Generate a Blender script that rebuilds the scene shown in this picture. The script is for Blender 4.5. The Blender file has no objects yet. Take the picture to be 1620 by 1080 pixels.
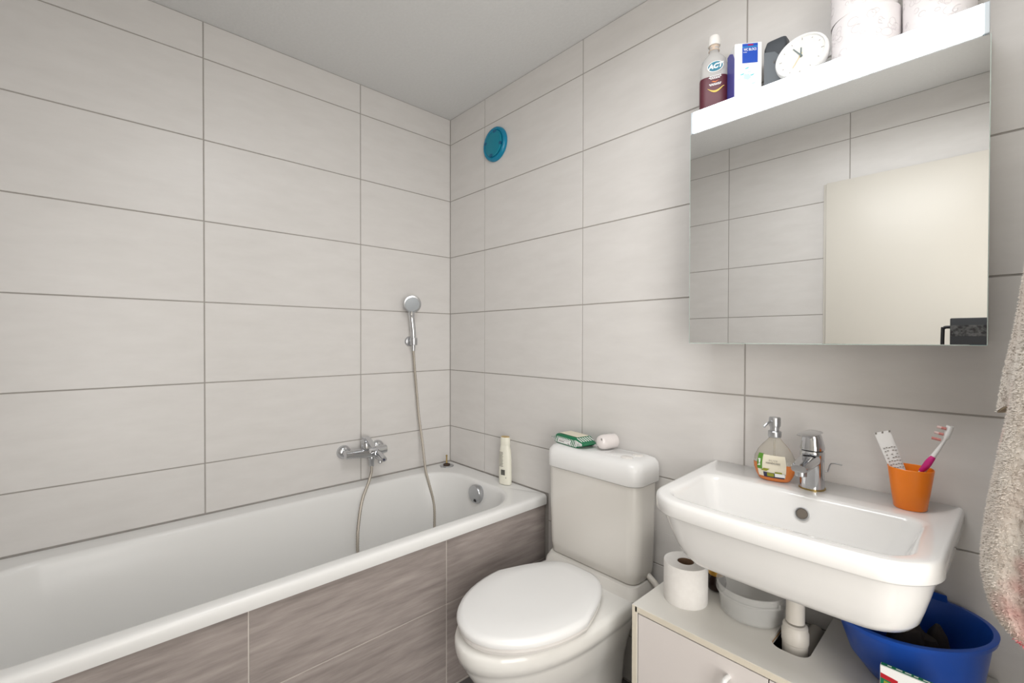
import bpy, bmesh, math, random
from mathutils import Vector, Matrix
R = random.Random(7)
PI = math.pi
C = bpy.context.scene.collection
SC = bpy.context.scene

# ------------------------------------------------------------ camera
cam = bpy.data.cameras.new('camera_view'); co = bpy.data.objects.new('camera_view', cam); C.objects.link(co)
yaw, pit, rol = 0.82386, -0.00972, 0.0019
F = Vector((-math.sin(yaw)*math.cos(pit), math.cos(yaw)*math.cos(pit), math.sin(pit)))
Rt = Vector((math.cos(yaw), math.sin(yaw), 0)); Up = Rt.cross(F)
Rt, Up = Rt*math.cos(rol)+Up*math.sin(rol), Up*math.cos(rol)-Rt*math.sin(rol)
M = Matrix((( Rt.x, Up.x, -F.x, 2.00951), (Rt.y, Up.y, -F.y, -1.40806), (Rt.z, Up.z, -F.z, 1.22902), (0, 0, 0, 1)))
co.matrix_world = M
cam.sensor_width = 36; cam.lens = 715.7*36/1620; cam.shift_y = 3.63/1620; cam.clip_start = 0.02
SC.camera = co
# ------------------------------------------------------------ world, lights, exposure
w = bpy.data.worlds.new('world'); SC.world = w; w.use_nodes = True
w.node_tree.nodes['Background'].inputs[0].default_value = (1, .97, .93, 1)
w.node_tree.nodes['Background'].inputs[1].default_value = 0.5
SC.view_settings.view_transform = 'Standard'; SC.view_settings.look = 'None'
SC.view_settings.exposure = 0.20; SC.view_settings.gamma = 1; SC.view_settings.use_curve_mapping = False
LAMP_STRENGTH = 6.0
def area(name, loc, rot, sx, sy, power, col, spec=1.0):
    l = bpy.data.lights.new(name, 'AREA'); l.shape = 'RECTANGLE'; l.size = sx; l.size_y = sy
    l.energy = power; l.color = col; l.specular_factor = spec
    o = bpy.data.objects.new(name, l); C.objects.link(o); o.location = loc; o.rotation_euler = rot
    return o
area('ceiling_fill_light', (1.62, -.90, 2.31), (0, 0, 0), .8, .55, 10, (.98, .99, 1.0))  # added soft fill from above, from an assumed lamp
area('side_fill_light', (3.08, -1.66, 1.15), (0, math.radians(90), 0), 1.9, 1.3, 34, (1.0, .99, .975))  # added side fill, shines in through the opening in the right wall

# ------------------------------------------------------------ materials
MATS = {}
def mat(name, col, rough=.5, metal=0, spec=.5, trans=0, ior=1.45, coat=0, emit=None, es=0, sss=0):
    m = bpy.data.materials.new(name); m.use_nodes = True
    b = m.node_tree.nodes['Principled BSDF']
    c = tuple(col)+(1,) if len(col) == 3 else col
    b.inputs['Base Color'].default_value = c; b.inputs['Roughness'].default_value = rough
    b.inputs['Metallic'].default_value = metal; b.inputs['Specular IOR Level'].default_value = spec
    b.inputs['Transmission Weight'].default_value = trans; b.inputs['IOR'].default_value = ior
    b.inputs['Coat Weight'].default_value = coat
    if emit: b.inputs['Emission Color'].default_value = tuple(emit)+(1,); b.inputs['Emission Strength'].default_value = es
    MATS[name] = m; return m
def nd(m, t, **k):
    n = m.node_tree.nodes.new(t)
    for a, v in k.items(): setattr(n, a, v)
    return n
def noise_color(m, scale3, amt, cols, detail=4, rnd=True, bump=0, nscale=1.0, dist=.002):
    nt = m.node_tree; L = nt.links; b = nt.nodes['Principled BSDF']
    tc = nd(m, 'ShaderNodeTexCoord'); mp = nd(m, 'ShaderNodeMapping'); mp.inputs['Scale'].default_value = scale3
    L.new(tc.outputs['Object'], mp.inputs['Vector'])
    if rnd:
        oi = nd(m, 'ShaderNodeObjectInfo'); mu = nd(m, 'ShaderNodeMath', operation='MULTIPLY'); mu.inputs[1].default_value = 37
        L.new(oi.outputs['Random'], mu.inputs[0]); L.new(mu.outputs[0], mp.inputs['Location'])
    n = nd(m, 'ShaderNodeTexNoise'); n.inputs['Scale'].default_value = nscale; n.inputs['Detail'].default_value = detail
    n.inputs['Roughness'].default_value = .6
    L.new(mp.outputs[0], n.inputs['Vector'])
    cr = nd(m, 'ShaderNodeValToRGB'); e = cr.color_ramp.elements
    e[0].position = .5-amt; e[1].position = .5+amt
    e[0].color = tuple(cols[0])+(1,); e[1].color = tuple(cols[1])+(1,)
    L.new(n.outputs['Fac'], cr.inputs[0]); L.new(cr.outputs[0], b.inputs['Base Color'])
    if bump:
        bp = nd(m, 'ShaderNodeBump'); bp.inputs['Strength'].default_value = bump; bp.inputs['Distance'].default_value = dist
        L.new(n.outputs['Fac'], bp.inputs['Height']); L.new(bp.outputs[0], b.inputs['Normal'])
    return m
M_tile = noise_color(mat('cream_stone_tile', (.7, .66, .62), .33, spec=.45), (7, 7, 24), .32, ((.665, .642, .620), (.73, .708, .688)), 5)
M_grout = noise_color(mat('grey_grout', (.3, .27, .25), .9), (30, 30, 30), .3, ((.36, .335, .31), (.43, .405, .38)))
M_lgrout = mat('pale_grout', (.66, .61, .56), .9)
M_dtile = noise_color(mat('grey_brown_tile', (.3, .27, .25), .42, spec=.4), (3, 5, 46), .22, ((.25, .215, .20), (.44, .385, .36)), 10)
M_floor = noise_color(mat('dark_floor_tile', (.12, .11, .11), .5), (6, 6, 6), .3, ((.10, .09, .088), (.16, .15, .145)))
M_ceil = noise_color(mat('ceiling_paint', (.7, .69, .67), .95, spec=.1), (90, 90, 90), .3, ((.70, .70, .695), (.745, .745, .74)), 3, False, .35, 1, .003)
M_paint = mat('white_wall_paint', (.80, .775, .73), .9)
M_enamel = mat('white_enamel', (.84, .83, .815), .10, spec=.5, coat=.3)
M_tub = mat('tub_enamel', (.82, .815, .80), .24, spec=.4)
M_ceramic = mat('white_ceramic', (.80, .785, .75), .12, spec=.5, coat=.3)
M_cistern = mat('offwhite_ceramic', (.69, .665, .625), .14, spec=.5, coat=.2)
M_plastic = mat('white_plastic', (.84, .835, .825), .22)
M_seatring = mat('white_seat_plastic', (.80, .77, .74), .25)
def chrome(name, col, r):
    m = mat(name, col, r, 1); return m
M_chrome = chrome('polished_chrome', (.62, .63, .65), .09)
M_satin = chrome('satin_chrome', (.52, .53, .55), .28)
M_hose = noise_color(chrome('metal_hose', (.5, .45, .4), .5), (5, 5, 5), .3, ((.46, .42, .37), (.56, .52, .46)))
M_brass = chrome('tarnished_brass', (.42, .30, .10), .3)
M_mirror = chrome('mirror_silver', (.90, .905, .90), .0)
M_edge = mat('mirror_glass_edge', (.55, .68, .62), .15, trans=.2)
M_lam = noise_color(mat('white_laminate', (.76, .73, .68), .35), (8, 8, 8), .4, ((.735, .715, .665), (.78, .76, .715)), 3)
M_lamedge = mat('cream_laminate_edge', (.72, .66, .55), .4)
M_chip = mat('raw_chipboard_edge', (.42, .25, .10), .8)
M_door_l = mat('cabinet_door_white', (.73, .68, .655), .35)
M_lampw = mat('lit_lamp_diffuser', (1, 1, 1), .4, emit=(.86, .94, 1.0), es=LAMP_STRENGTH)
M_lampcap = mat('lamp_end_cap', (.55, .60, .64), .4)
M_cdoor = mat('cream_door_paint', (.70, .665, .60), .35)
M_black = mat('black_plastic', (.012, .012, .014), .4)
M_grey = mat('slate_grey_plastic', (.055, .062, .072), .45)
M_bandm = noise_color(mat('speckled_black', (.03, .03, .03), .4), (90, 90, 90), .12, ((.01, .01, .012), (.09, .09, .09)))
M_pipe = mat('white_pvc_pipe', (.72, .68, .62), .35)
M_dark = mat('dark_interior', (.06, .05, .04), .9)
M_blue = mat('blue_plastic', (.012, .075, .40), .30)
M_blued = mat('dark_brown_cloth', (.035, .028, .026), .9)
M_teal = noise_color(mat('teal_vent_plastic', (.0, .22, .40), .3), (20, 20, 20), .3, ((.0, .20, .36), (.0, .26, .42)))
M_tealc = mat('teal_vent_centre', (.0, .23, .33), .3)
M_teald = mat('dark_teal', (.0, .10, .22), .35)
M_clear = mat('translucent_tub_plastic', (.88, .88, .86), .25); M_clear.node_tree.nodes['Principled BSDF'].inputs['Alpha'].default_value = .28
M_tissue = noise_color(mat('toilet_tissue', (.84, .81, .78), .95, spec=.1), (60, 60, 60), .4, ((.80, .77, .74), (.88, .86, .83)), 4, True, .25)
M_tissueb = noise_color(mat('embossed_tissue', (.84, .80, .80), .95, spec=.1), (50, 50, 50), .4, ((.80, .76, .765), (.86, .82, .82)), 4, True, .2)
M_emb = mat('emboss_line', (.72, .68, .69), .9)
M_card = mat('cardboard_core', (.20, .12, .07), .9)
M_orange = mat('orange_plastic', (1.0, .23, .012), .3); MATS['orange_plastic'].node_tree.nodes['Principled BSDF'].inputs['Subsurface Weight'].default_value = .15
M_soapliq = mat('orange_liquid_soap', (.85, .26, .06), .12, trans=.25)
M_soapclr = mat('clear_soap_bottle', (.80, .77, .70), .1, trans=.75, ior=1.15)
M_green = mat('green_print', (.10, .27, .03), .5)
M_dgreen = mat('dark_green_print', (.005, .17, .07), .4)
M_cream = mat('cream_label', (.80, .74, .60), .5)
M_white = mat('white_print', (.88, .88, .87), .45)
M_ink = mat('black_ink', (.03, .03, .03), .6)
M_inkg = mat('grey_ink', (.22, .20, .18), .6)
M_olive = mat('olive_print', (.28, .29, .03), .5)
M_navy = mat('navy_print', (.03, .03, .07), .5)
M_yellow = mat('yellow_print', (.72, .52, .05), .5)
M_red = mat('red_print', (.45, .01, .02), .5)
M_pink = mat('magenta_grip', (.62, .02, .22), .4)
M_brist = mat('pink_bristles', (.62, .24, .22), .7)
M_brist2 = mat('pale_bristles', (.80, .60, .58), .7)
M_sham = mat('pale_yellow_bottle', (.82, .80, .69), .3)
M_amber = mat('amber_cap', (.52, .36, .14), .35)
M_mwclr = mat('clear_mouthwash_bottle', (.78, .77, .76), .12, trans=.55, ior=1.1)
M_mwcap = mat('mouthwash_cap', (.84, .82, .79), .4)
M_mwlab = mat('maroon_label', (.10, .018, .03), .4)
M_act = mat('teal_logo', (.0, .17, .26), .4)
M_gold = mat('gold_print', (.70, .50, .08), .4)
M_bluebox = mat('blue_carton', (.015, .07, .42), .4)
M_violet = mat('violet_blue_carton', (.08, .08, .36), .45)
M_cyan = mat('cyan_print', (.05, .52, .58), .5)
M_lblue = mat('pale_blue_print', (.50, .72, .80), .5)
M_clockr = mat('clock_white_rim', (.86, .86, .85), .3)
M_clockf = mat('clock_face', (.76, .75, .72), .6)
M_hand = mat('clock_hand', (.16, .20, .20), .5)
M_towel = noise_color(mat('cream_terry', (.66, .60, .54), 1, spec=.05), (5, 5, 5), .14, ((.60, .52, .46), (.74, .70, .64)), 5, False)
M_hem = mat('towel_hem', (.50, .40, .28), .95)
M_tpink = mat('towel_pink', (.75, .20, .22), 1)
M_gold2 = mat('gold_lid', (.75, .42, .08), .3, metal=.8)
M_brown = mat('dark_brown_glass', (.02, .008, .006), .15)
M_wood = mat('steel_leg', (.3, .3, .3), .4)
def terry_prints():
    nt = M_towel.node_tree; L = nt.links; b = nt.nodes['Principled BSDF']; src = b.inputs['Base Color'].links[0].from_socket
    tc = nd(M_towel, 'ShaderNodeTexCoord'); n = nd(M_towel, 'ShaderNodeTexNoise'); n.inputs['Scale'].default_value = 9; n.inputs['Detail'].default_value = 3
    mp = nd(M_towel, 'ShaderNodeMapping'); mp.inputs['Location'].default_value = (3.1, 1.7, .4); L.new(tc.outputs['Object'], mp.inputs[0]); L.new(mp.outputs[0], n.inputs['Vector'])
    cr = nd(M_towel, 'ShaderNodeValToRGB'); cr.color_ramp.elements[0].position = .56; cr.color_ramp.elements[1].position = .70
    cr.color_ramp.elements[0].color = (0, 0, 0, 1); cr.color_ramp.elements[1].color = (1, 1, 1, 1)
    mx = nd(M_towel, 'ShaderNodeMix', data_type='RGBA'); L.new(n.outputs['Fac'], cr.inputs[0]); L.new(cr.outputs[0], mx.inputs[0])
    L.new(src, mx.inputs[6]); mx.inputs[7].default_value = (.60, .36, .33, 1); L.new(mx.outputs[2], b.inputs['Base Color'])
terry_prints()

# ------------------------------------------------------------ geometry helpers
def link(name, me, m, parent=None, smooth=True, ang=35):
    if m: me.materials.append(m)
    if smooth:
        for p in me.polygons: p.use_smooth = True
        try: me.set_sharp_from_angle(angle=math.radians(ang))
        except Exception: pass
    o = bpy.data.objects.new(name, me); C.objects.link(o)
    if parent: o.parent = parent; o.matrix_parent_inverse = Matrix.Identity(4); reloc(o, parent)
    return o
def reloc(o, parent):
    # mesh data is written in world space: shift it into the parent's space
    pm = parent_world(parent).inverted()
    o.data.transform(pm)
def parent_world(p):
    m = Matrix.LocRotScale(p.location, p.rotation_euler, p.scale)
    return (parent_world(p.parent) @ m) if p.parent else m
def pyd(vs, fs):
    me = bpy.data.meshes.new('m'); me.from_pydata([tuple(v) for v in vs], [], fs)
    bm = bmesh.new(); bm.from_mesh(me); bmesh.ops.recalc_face_normals(bm, faces=bm.faces); bm.to_mesh(me); bm.free(); me.update(); return me
def thing(name, label, cat, loc=(0, 0, 0), group=None):
    o = bpy.data.objects.new(name, None); C.objects.link(o); o.location = loc; o.empty_display_size = .05
    o['label'] = label; o['category'] = cat
    if group: o['group'] = group
    return o
def tag(o, label, cat, group=None):
    o['label'] = label; o['category'] = cat
    if group: o['group'] = group
    return o
def bxm(x0, x1, y0, y1, z0, z1, bev=0, seg=2):
    bm = bmesh.new(); bmesh.ops.create_cube(bm, size=1)
    for v in bm.verts: v.co = Vector(((x0+x1)/2+v.co.x*(x1-x0), (y0+y1)/2+v.co.y*(y1-y0), (z0+z1)/2+v.co.z*(z1-z0)))
    if bev: bmesh.ops.bevel(bm, geom=bm.edges[:], offset=bev, segments=seg, profile=.5, affect='EDGES')
    me = bpy.data.meshes.new('m'); bm.to_mesh(me); bm.free(); return me
def box(name, b, m, parent=None, bev=.002, seg=2): return link(name, bxm(*b, bev, seg), m, parent)
def loft(rings, cap0=True, cap1=True, closed=True):
    n = len(rings[0]); vs = [p for r in rings for p in r]; fs = []
    for i in range(len(rings)-1):
        for j in range(n if closed else n-1):
            a = i*n+j; b = i*n+(j+1) % n; fs.append((a, b, b+n, a+n))
    if cap0: fs.append(tuple(range(n))[::-1])
    if cap1: fs.append(tuple((len(rings)-1)*n+j for j in range(n)))
    return pyd(vs, fs)
def ell(cx, cy, z, rx, ry=None, n=40, ex=2, rot=0):
    ry = rx if ry is None else ry; out = []
    for k in range(n):
        t = 2*PI*k/n; c, s = math.cos(t), math.sin(t)
        x = rx*math.copysign(abs(c)**(2/ex), c); y = ry*math.copysign(abs(s)**(2/ex), s)
        out.append(Vector((cx+x*math.cos(rot)-y*math.sin(rot), cy+x*math.sin(rot)+y*math.cos(rot), z)))
    return out
def rpoly(pts, rad, z, n=8):
    out = []; N = len(pts)
    for i in range(N):
        p = Vector(pts[i]+(0,)) if len(pts[i]) == 2 else Vector(pts[i]); a = Vector(tuple(pts[i-1])+(0,)); b = Vector(tuple(pts[(i+1) % N])+(0,))
        r = max(rad[i] if isinstance(rad, (list, tuple)) else rad, .0005)
        u = (a-p).normalized(); v = (b-p).normalized(); ang = u.angle(v); d = r/math.tan(ang/2)
        c = p+(u+v).normalized()*r/math.sin(ang/2); s = p+u*d-c; e = p+v*d-c
        for k in range(n+1):
            t = k/n; q = s.slerp(e, t, s).normalized()*r
            out.append(Vector((c.x+q.x, c.y+q.y, z)))
    return out
def rrect(x0, x1, y0, y1, r, z, n=8): return rpoly([(x0, y0), (x1, y0), (x1, y1), (x0, y1)], r, z, n)
def lathe(prof, c, n=40, axis='z', sx=1, sy=1, cap0=True, cap1=True, rot=0):
    rings = []
    for r, h in prof:
        ring = []
        for k in range(n):
            t = 2*PI*k/n; a, b = r*math.cos(t)*sx, r*math.sin(t)*sy
            if rot: a, b = a*math.cos(rot)-b*math.sin(rot), a*math.sin(rot)+b*math.cos(rot)
            v = {'z': (a, b, h), 'y': (a, h, b), 'x': (h, a, b)}[axis]
            ring.append(Vector(c)+Vector(v))
        rings.append(ring)
    return loft(rings, cap0, cap1)
def smooth_path(pts, sub=8):
    P = [Vector(p) for p in pts]; out = []
    for i in range(len(P)-1):
        a, b, c, d = P[max(i-1, 0)], P[i], P[i+1], P[min(i+2, len(P)-1)]
        for k in range(sub):
            t = k/sub; out.append(.5*((2*b)+(c-a)*t+(2*a-5*b+4*c-d)*t*t+(3*b-a-3*c+d)*t**3))
    out.append(P[-1]); return out
def tube(pts, r, n=12, smooth=0, rib=None):
    P = smooth_path(pts, smooth) if smooth else [Vector(p) for p in pts]
    rings = []; up = None
    for i, p in enumerate(P):
        d = (P[min(i+1, len(P)-1)]-P[max(i-1, 0)]).normalized()
        if up is None: up = d.orthogonal().normalized()
        up = (up-d*up.dot(d)).normalized(); s = d.cross(up)
        rr = r(i/(len(P)-1)) if callable(r) else r
        if rib and i % 2: rr *= rib
        rings.append([p+up*math.cos(2*PI*k/n)*rr+s*math.sin(2*PI*k/n)*rr for k in range(n)])
    return loft(rings)
def prism(outline, origin, u, v, depth, bev=0):
    # flat outline (2D list) in plane origin+u,v, extruded by depth along u x v
    u = Vector(u).normalized(); v = Vector(v).normalized(); w_ = u.cross(v); o = Vector(origin)
    r0 = [o+u*a+v*b for a, b in outline]; r1 = [p+w_*depth for p in r0]
    me = loft([r0, r1])
    if bev:
        bm = bmesh.new(); bm.from_mesh(me); bmesh.ops.bevel(bm, geom=bm.edges[:], offset=bev, segments=2, affect='EDGES', clamp_overlap=True); bm.to_mesh(me); bm.free()
    return me
def circ(r, n=24, rx=1, ry=1, cx=0, cy=0): return [(cx+r*rx*math.cos(2*PI*k/n), cy+r*ry*math.sin(2*PI*k/n)) for k in range(n)]
def join(ms):
    bm = bmesh.new()
    for m_ in ms: bm.from_mesh(m_)
    me = bpy.data.meshes.new('m'); bm.to_mesh(me); bm.free(); return me
def text(name, s, size, origin, u, v, m, parent, ext=.0003, align='CENTER', bold=0, sx=1, shear=0):
    cu = bpy.data.curves.new('t', 'FONT'); cu.body = s; cu.size = size; cu.extrude = ext; cu.align_x = align; cu.align_y = 'CENTER'; cu.offset = bold; cu.shear = shear; cu.resolution_u = 3
    o = bpy.data.objects.new(name, cu); C.objects.link(o); bpy.context.view_layer.update()
    dg = bpy.context.evaluated_depsgraph_get(); me = bpy.data.meshes.new_from_object(o.evaluated_get(dg)); bpy.data.objects.remove(o)
    u = Vector(u).normalized(); v = Vector(v).normalized(); w_ = u.cross(v); og = Vector(origin)
    me.transform(Matrix(((u.x*sx, v.x, w_.x, og.x), (u.y*sx, v.y, w_.y, og.y), (u.z*sx, v.z, w_.z, og.z), (0, 0, 0, 1))))
    me.materials.clear()
    return link(name, me, m, parent, smooth=False)

# ------------------------------------------------------------ room shell
H = 2.40; XR = 2.20; YF = -1.737
def struct(name, me, m, parent=None):
    o = link(name, me, m, parent, smooth=False)
    if not parent: o['kind'] = 'structure'
    return o
floor = struct('floor', bxm(-.06, XR+.06, YF-.06, .06, -.06, -.002), M_lgrout)
ceiling = struct('ceiling', bxm(-.06, XR+.06, YF-.06, .06, H, H+.06), M_ceil)
wall_left = struct('wall_left', bxm(-.06, -.002, YF-.06, .06, 0, H), M_grout)
wall_back = struct('wall_back', bxm(-.001, XR+.0, .002, .06, 0, H), M_grout)
OY0, OY1, OZ = -1.66, -.47, 2.03  # opening added in the right wall to let the side fill in
wall_right = struct('wall_right', join([bxm(XR, XR+.06, YF-.06, OY0, 0, H), bxm(XR, XR+.06, OY1, .06, 0, H), bxm(XR, XR+.06, OY0, OY1, OZ, H)]), M_paint)
wall_fill_box = struct('wall_fill_box', join([bxm(3.2, 3.26, -2.4, -.2, 0, H), bxm(XR+.06, 3.2, -2.46, -2.4, 0, H), bxm(XR+.06, 3.2, -.26, -.2, 0, H), bxm(XR+.06, 3.26, -2.46, -.2, H, H+.06), bxm(XR+.06, 3.26, -2.46, -.2, -.06, -.002), bxm(XR+.06, XR+.07, -2.4, YF-.06, 0, H)]), M_paint)  # unseen walls added to enclose the side fill light
DX0, DX1, DZ = 1.375, 2.12, 2.055
wall_front = struct('wall_front', join([bxm(-.001, DX0, YF-.06, YF-.002, 0, H), bxm(DX1, XR, YF-.06, YF-.002, 0, H), bxm(DX0, DX1, YF-.06, YF-.002, DZ, H)]), M_grout)
G = .0021
TM = {}
def tile(parent, axis, plane, a0, a1, z0, z1, m, name='tile', t=.004, inward=1):
    # axis 'x': tile lies in plane x=plane spanning y a0..a1; axis 'y': plane y=plane spanning x
    wd, ht = round(a1-a0-2*G, 4), round(z1-z0-2*G, 4)
    if wd < .006 or ht < .006: return
    k = (axis, wd, ht, inward, m.name)
    if k not in TM:
        if axis == 'x': me = bxm(-t if inward > 0 else 0, 0 if inward > 0 else t, -wd/2, wd/2, -ht/2, ht/2, .0008, 1)
        elif axis == 'y': me = bxm(-wd/2, wd/2, 0 if inward > 0 else -t, t if inward > 0 else 0, -ht/2, ht/2, .0008, 1)
        else: me = bxm(-wd/2, wd/2, -ht/2, ht/2, -t, 0, .0008, 1)
        me.materials.append(m); TM[k] = me
    o = bpy.data.objects.new(name, TM[k]); C.objects.link(o); o.parent = parent
    ca, cz = (a0+a1)/2, (z0+z1)/2
    o.location = (plane, ca, cz) if axis == 'x' else (ca, plane, cz) if axis == 'y' else (ca, cz, plane)
W = .6046
ZR = .577
zj = [0, .165, .465, .765, 1.065, 1.365, 1.665, 1.965, 2.265, H]
def rows(zmin):
    z = [q for q in zj if q > zmin+.01]; return list(zip([zmin]+z[:-1], z))
for a0, a1 in ((-.5, 0), (-1.1046, -.5), (-1.709, -1.1046), (YF, -1.709)):
    for z0, z1 in rows(ZR): tile(wall_left, 'x', 0, a0, a1, z0, z1, M_tile)
xj = [0, .289, .8936, 1.4982, 2.1028, XR]
for a0, a1 in zip(xj[:-1], xj[1:]):
    for z0, z1 in rows(ZR):
        tile(wall_back, 'y', 0, a0, a1, z0, z1, M_tile)
    if a1 > .72:
        b0 = max(a0, .716)
        for z0, z1 in ((0, .165), (.165, .465), (.465, ZR)):
            if z1 == ZR: z1 = ZR+2*G
            tile(wall_back, 'y', 0, b0, a1, z0, z1, M_tile)
xf = [0, .2654, .87, 1.4746, 2.0792, XR]
for a0, a1 in zip(xf[:-1], xf[1:]):
    for z0, z1 in rows(0):
        if z1 < ZR and a1 < .8: continue
        if z1 > DZ: tile(wall_front, 'y', YF, a0, a1, z0, z1, M_tile, inward=-1)
        else:
            for c0, c1 in ((a0, min(a1, DX0)), (max(a0, DX1), a1)):
                if c1-c0 > .02: tile(wall_front, 'y', YF, c0, c1, z0, min(z1, H), M_tile, inward=-1)
for i in range(6):
    for j in range(4):
        x0, x1 = .70+.3*i, min(.70+.3*(i+1), XR); y0, y1 = -.401-.6*(j-1), -.401-.6*j
        y0, y1 = max(YF, -.401-.6*j), min(0, -.401-.6*(j-1))
        if x1-x0 > .02 and y1-y0 > .02: tile(floor, 'z', 0, x0, x1, y0, y1, M_floor)
# tiled bath front wall
AP = .700
wall_bath = struct('wall_bath', bxm(AP-.06, AP-.002, YF+.002, -.001, 0, .535), M_lgrout)
wall_bath['label'] = 'low bath front wall of grey brown streaked tiles'
for a0, a1 in ((-.505, -.001), (-1.118, -.505), (YF, -1.118)):
    for z0, z1 in ((.002, .302), (.302, .533)):
        G0 = G; G = .0016; tile(wall_bath, 'x', AP, a0, a1, z0, z1, M_dtile); G = G0
# door behind the camera (seen in the mirror)
door = thing('door_1', 'cream painted flush door reflected in the mirror', 'door', (1.75, YF, 0)); door['kind'] = 'structure'
box('door_leaf', (DX0+.004, DX1, YF-.020, YF+.024, .006, DZ-.002), M_cdoor, door, .002)
box('door_frame', (DX0-.012, DX0+.003, YF-.02, YF+.006, 0, DZ-.002), M_cdoor, door, .002)
link('door_handle', join([lathe([(.022, 0), (.022, .008), (.018, .012)], (2.03, YF+.024, 1.05), 20, 'y'), tube([(2.03, YF+.03, 1.05), (2.03, YF+.04, 1.05), (1.93, YF+.045, 1.05)], .009, 10, 3)]), M_satin, door)
d2 = thing('fill_doorway', 'added open doorway in the right wall, unseen, for side fill light', 'doorway', (XR, -1.22, 0)); d2['kind'] = 'structure'  # added doorway framing the opening for the side fill
for b in ((XR-.012, XR+.07, OY0-.05, OY0+.002, 0, OZ+.05), (XR-.012, XR+.07, OY1-.002, OY1+.045, 0, OZ+.05), (XR-.012, XR+.07, OY0, OY1, OZ-.002, OZ+.05)):
    box('door_frame', b, M_cdoor, d2, .003)
# added ceiling lamp out of view, goes with the fill light from above
cl = thing('added_ceiling_lamp', 'added flat round white ceiling lamp, unseen, for fill from above', 'lamp', (1.62, -.90, H))
link('fill_lamp_base', lathe([(.15, 0), (.15, -.02)], (1.62, -.90, H), 40), M_plastic, cl)
link('fill_lamp_glass', lathe([(.148, -.02), (.145, -.05), (.12, -.07), (.02, -.078)], (1.62, -.90, H), 40), mat('opal_glass', (.9, .88, .84), .3, emit=(1, .92, .84), es=.6), cl)

# ------------------------------------------------------------ bathtub
bt = thing('bathtub', 'long white enamelled bathtub set against the left wall', 'bathtub', (.35, -.85, 0))
def tubring(dx, z, r, x0=.09, x1=.667, y0=-1.695, y1=-.10, dy=None):
    dy = dx if dy is None else dy
    return rrect(x0+dx, x1-dx, y0+dy, y1-dy, r, z, 14)
Ya = YF+.006
rings = [rrect(.004, .712, Ya, -.003, .004, .534, 14), rrect(.004, .714, Ya, -.003, .005, .545, 14), rrect(.004, .714, Ya, -.003, .006, .562, 14), rrect(.004, .712, Ya, -.003, .006, .568, 14),
         rrect(.004, .706, Ya, -.003, .006, .5725, 14), rrect(.004, .696, Ya, -.003, .006, .574, 14),
         tubring(-.012, .574, .19), tubring(-.006, .5735, .187), tubring(-.001, .571, .185), tubring(.003, .566, .183), tubring(.006, .558, .181), tubring(.009, .547, .18), tubring(.012, .533, .179), tubring(.0145, .522, .178),
                  tubring(.035, .45, .17, dy=.03), tubring(.055, .34, .16, dy=.05), tubring(.075, .24, .15, dy=.08), tubring(.10, .195, .13, dy=.11), tubring(.14, .172, .10, dy=.15), tubring(.20, .166, .06, dy=.3)]
link('tub_shell', loft(rings, False, True), M_tub, bt, ang=60)
ov = link('overflow_knob', join([lathe([(.036, .012), (.040, 0), (.042, -.006), (.042, -.016), (.039, -.021), (.034, -.0225), (.01, -.0235)], (.385, -.118, .523), 36, 'y')]), M_satin, bt)
link('knob_slot', prism([(-.009, -.004), (.009, -.004), (.006, .007), (-.006, .007)], (.395, -.1412, .497), (1, 0, 0), (0, 0, 1), .0015), M_ink, ov)
link('drain_ring', lathe([(.035, 0), (.035, .003), (.028, .004), (.025, .001)], (.385, -.42, .167), 30), M_chrome, bt)
# plug
pl = thing('bath_plug', 'round chrome bath plug with brass stem on the tub corner', 'plug', (.066, -.068, .574))
link('plug_disc', lathe([(.033, 0), (.0355, .002), (.034, .004), (.022, .005)], (.066, -.068, .5745), 32), M_satin, pl)
link('plug_seal', lathe([(.017, .0), (.018, .004), (.012, .008), (.006, .010)], (.066, -.068, .5795), 24), mat('rust_rubber', (.05, .03, .02), .5), pl)
link('plug_stem', lathe([(.0045, .009), (.0035, .012), (.0035, .044), (.0045, .045), (.0045, .050), (.002, .052)], (.066, -.068, .5795), 14), M_brass, pl)
# bath mixer
mx = thing('bath_mixer', 'chrome single lever bath mixer fixed on the left wall', 'tap', (0, -.50, .72))
for y in (-.583, -.421):
    link('wall_flange', lathe([(.031, .0), (.0315, .004), (.030, .010), (.025, .017), (.018, .021), (.014, .022)], (0, y, .720), 32, 'x'), M_chrome, mx)
    link('inlet_nut', lathe([(.014, .020), (.0155, .024), (.0155, .040), (.013, .048)], (0, y, .720), 6 if False else 20, 'x'), M_chrome, mx)
def rot_ring(c, ry, rz, n=20, ex=2.6, tilt=0):
    out = []
    for p in ell(0, 0, 0, ry, rz, n, ex): out.append(Vector(c)+Vector((p.x, 0, p.y)))
    return out
bodyr = [rot_ring((.056, y, z), a, b) for y, a, b, z in ((-.600, .010, .012, .718), (-.597, .015, .017, .718), (-.57, .017, .018, .717), (-.53, .021, .022, .716), (-.50, .026, .026, .715), (-.475, .026, .026, .715), (-.445, .020, .021, .716), (-.412, .017, .019, .717), (-.404, .016, .018, .717), (-.400, .009, .011, .717))]
link('mixer_body', loft(bodyr), M_chrome, mx)
link('lever_neck', lathe([(.023, .733), (.0235, .738), (.0225, .755), (.0215, .770), (.015, .776)], (.056, -.50, 0), 28), M_chrome, mx)
lev = prism([(-.026, 0), (.010, -.006), (.026, .002), (.03, .010), (.0, .022), (-.02, .023)], (.056, -.519, .762), (1, 0, 0), (0, 0, 1), -.038, .004)
lev2 = prism([(0, 0), (.075, -.014), (.077, -.010), (.02, .016), (0, .018)], (.060, -.513, .766), (1, 0, -.08), (0, 0, 1), -.026, .003)
link('lever', join([lev, lev2]), M_chrome, mx)
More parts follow.
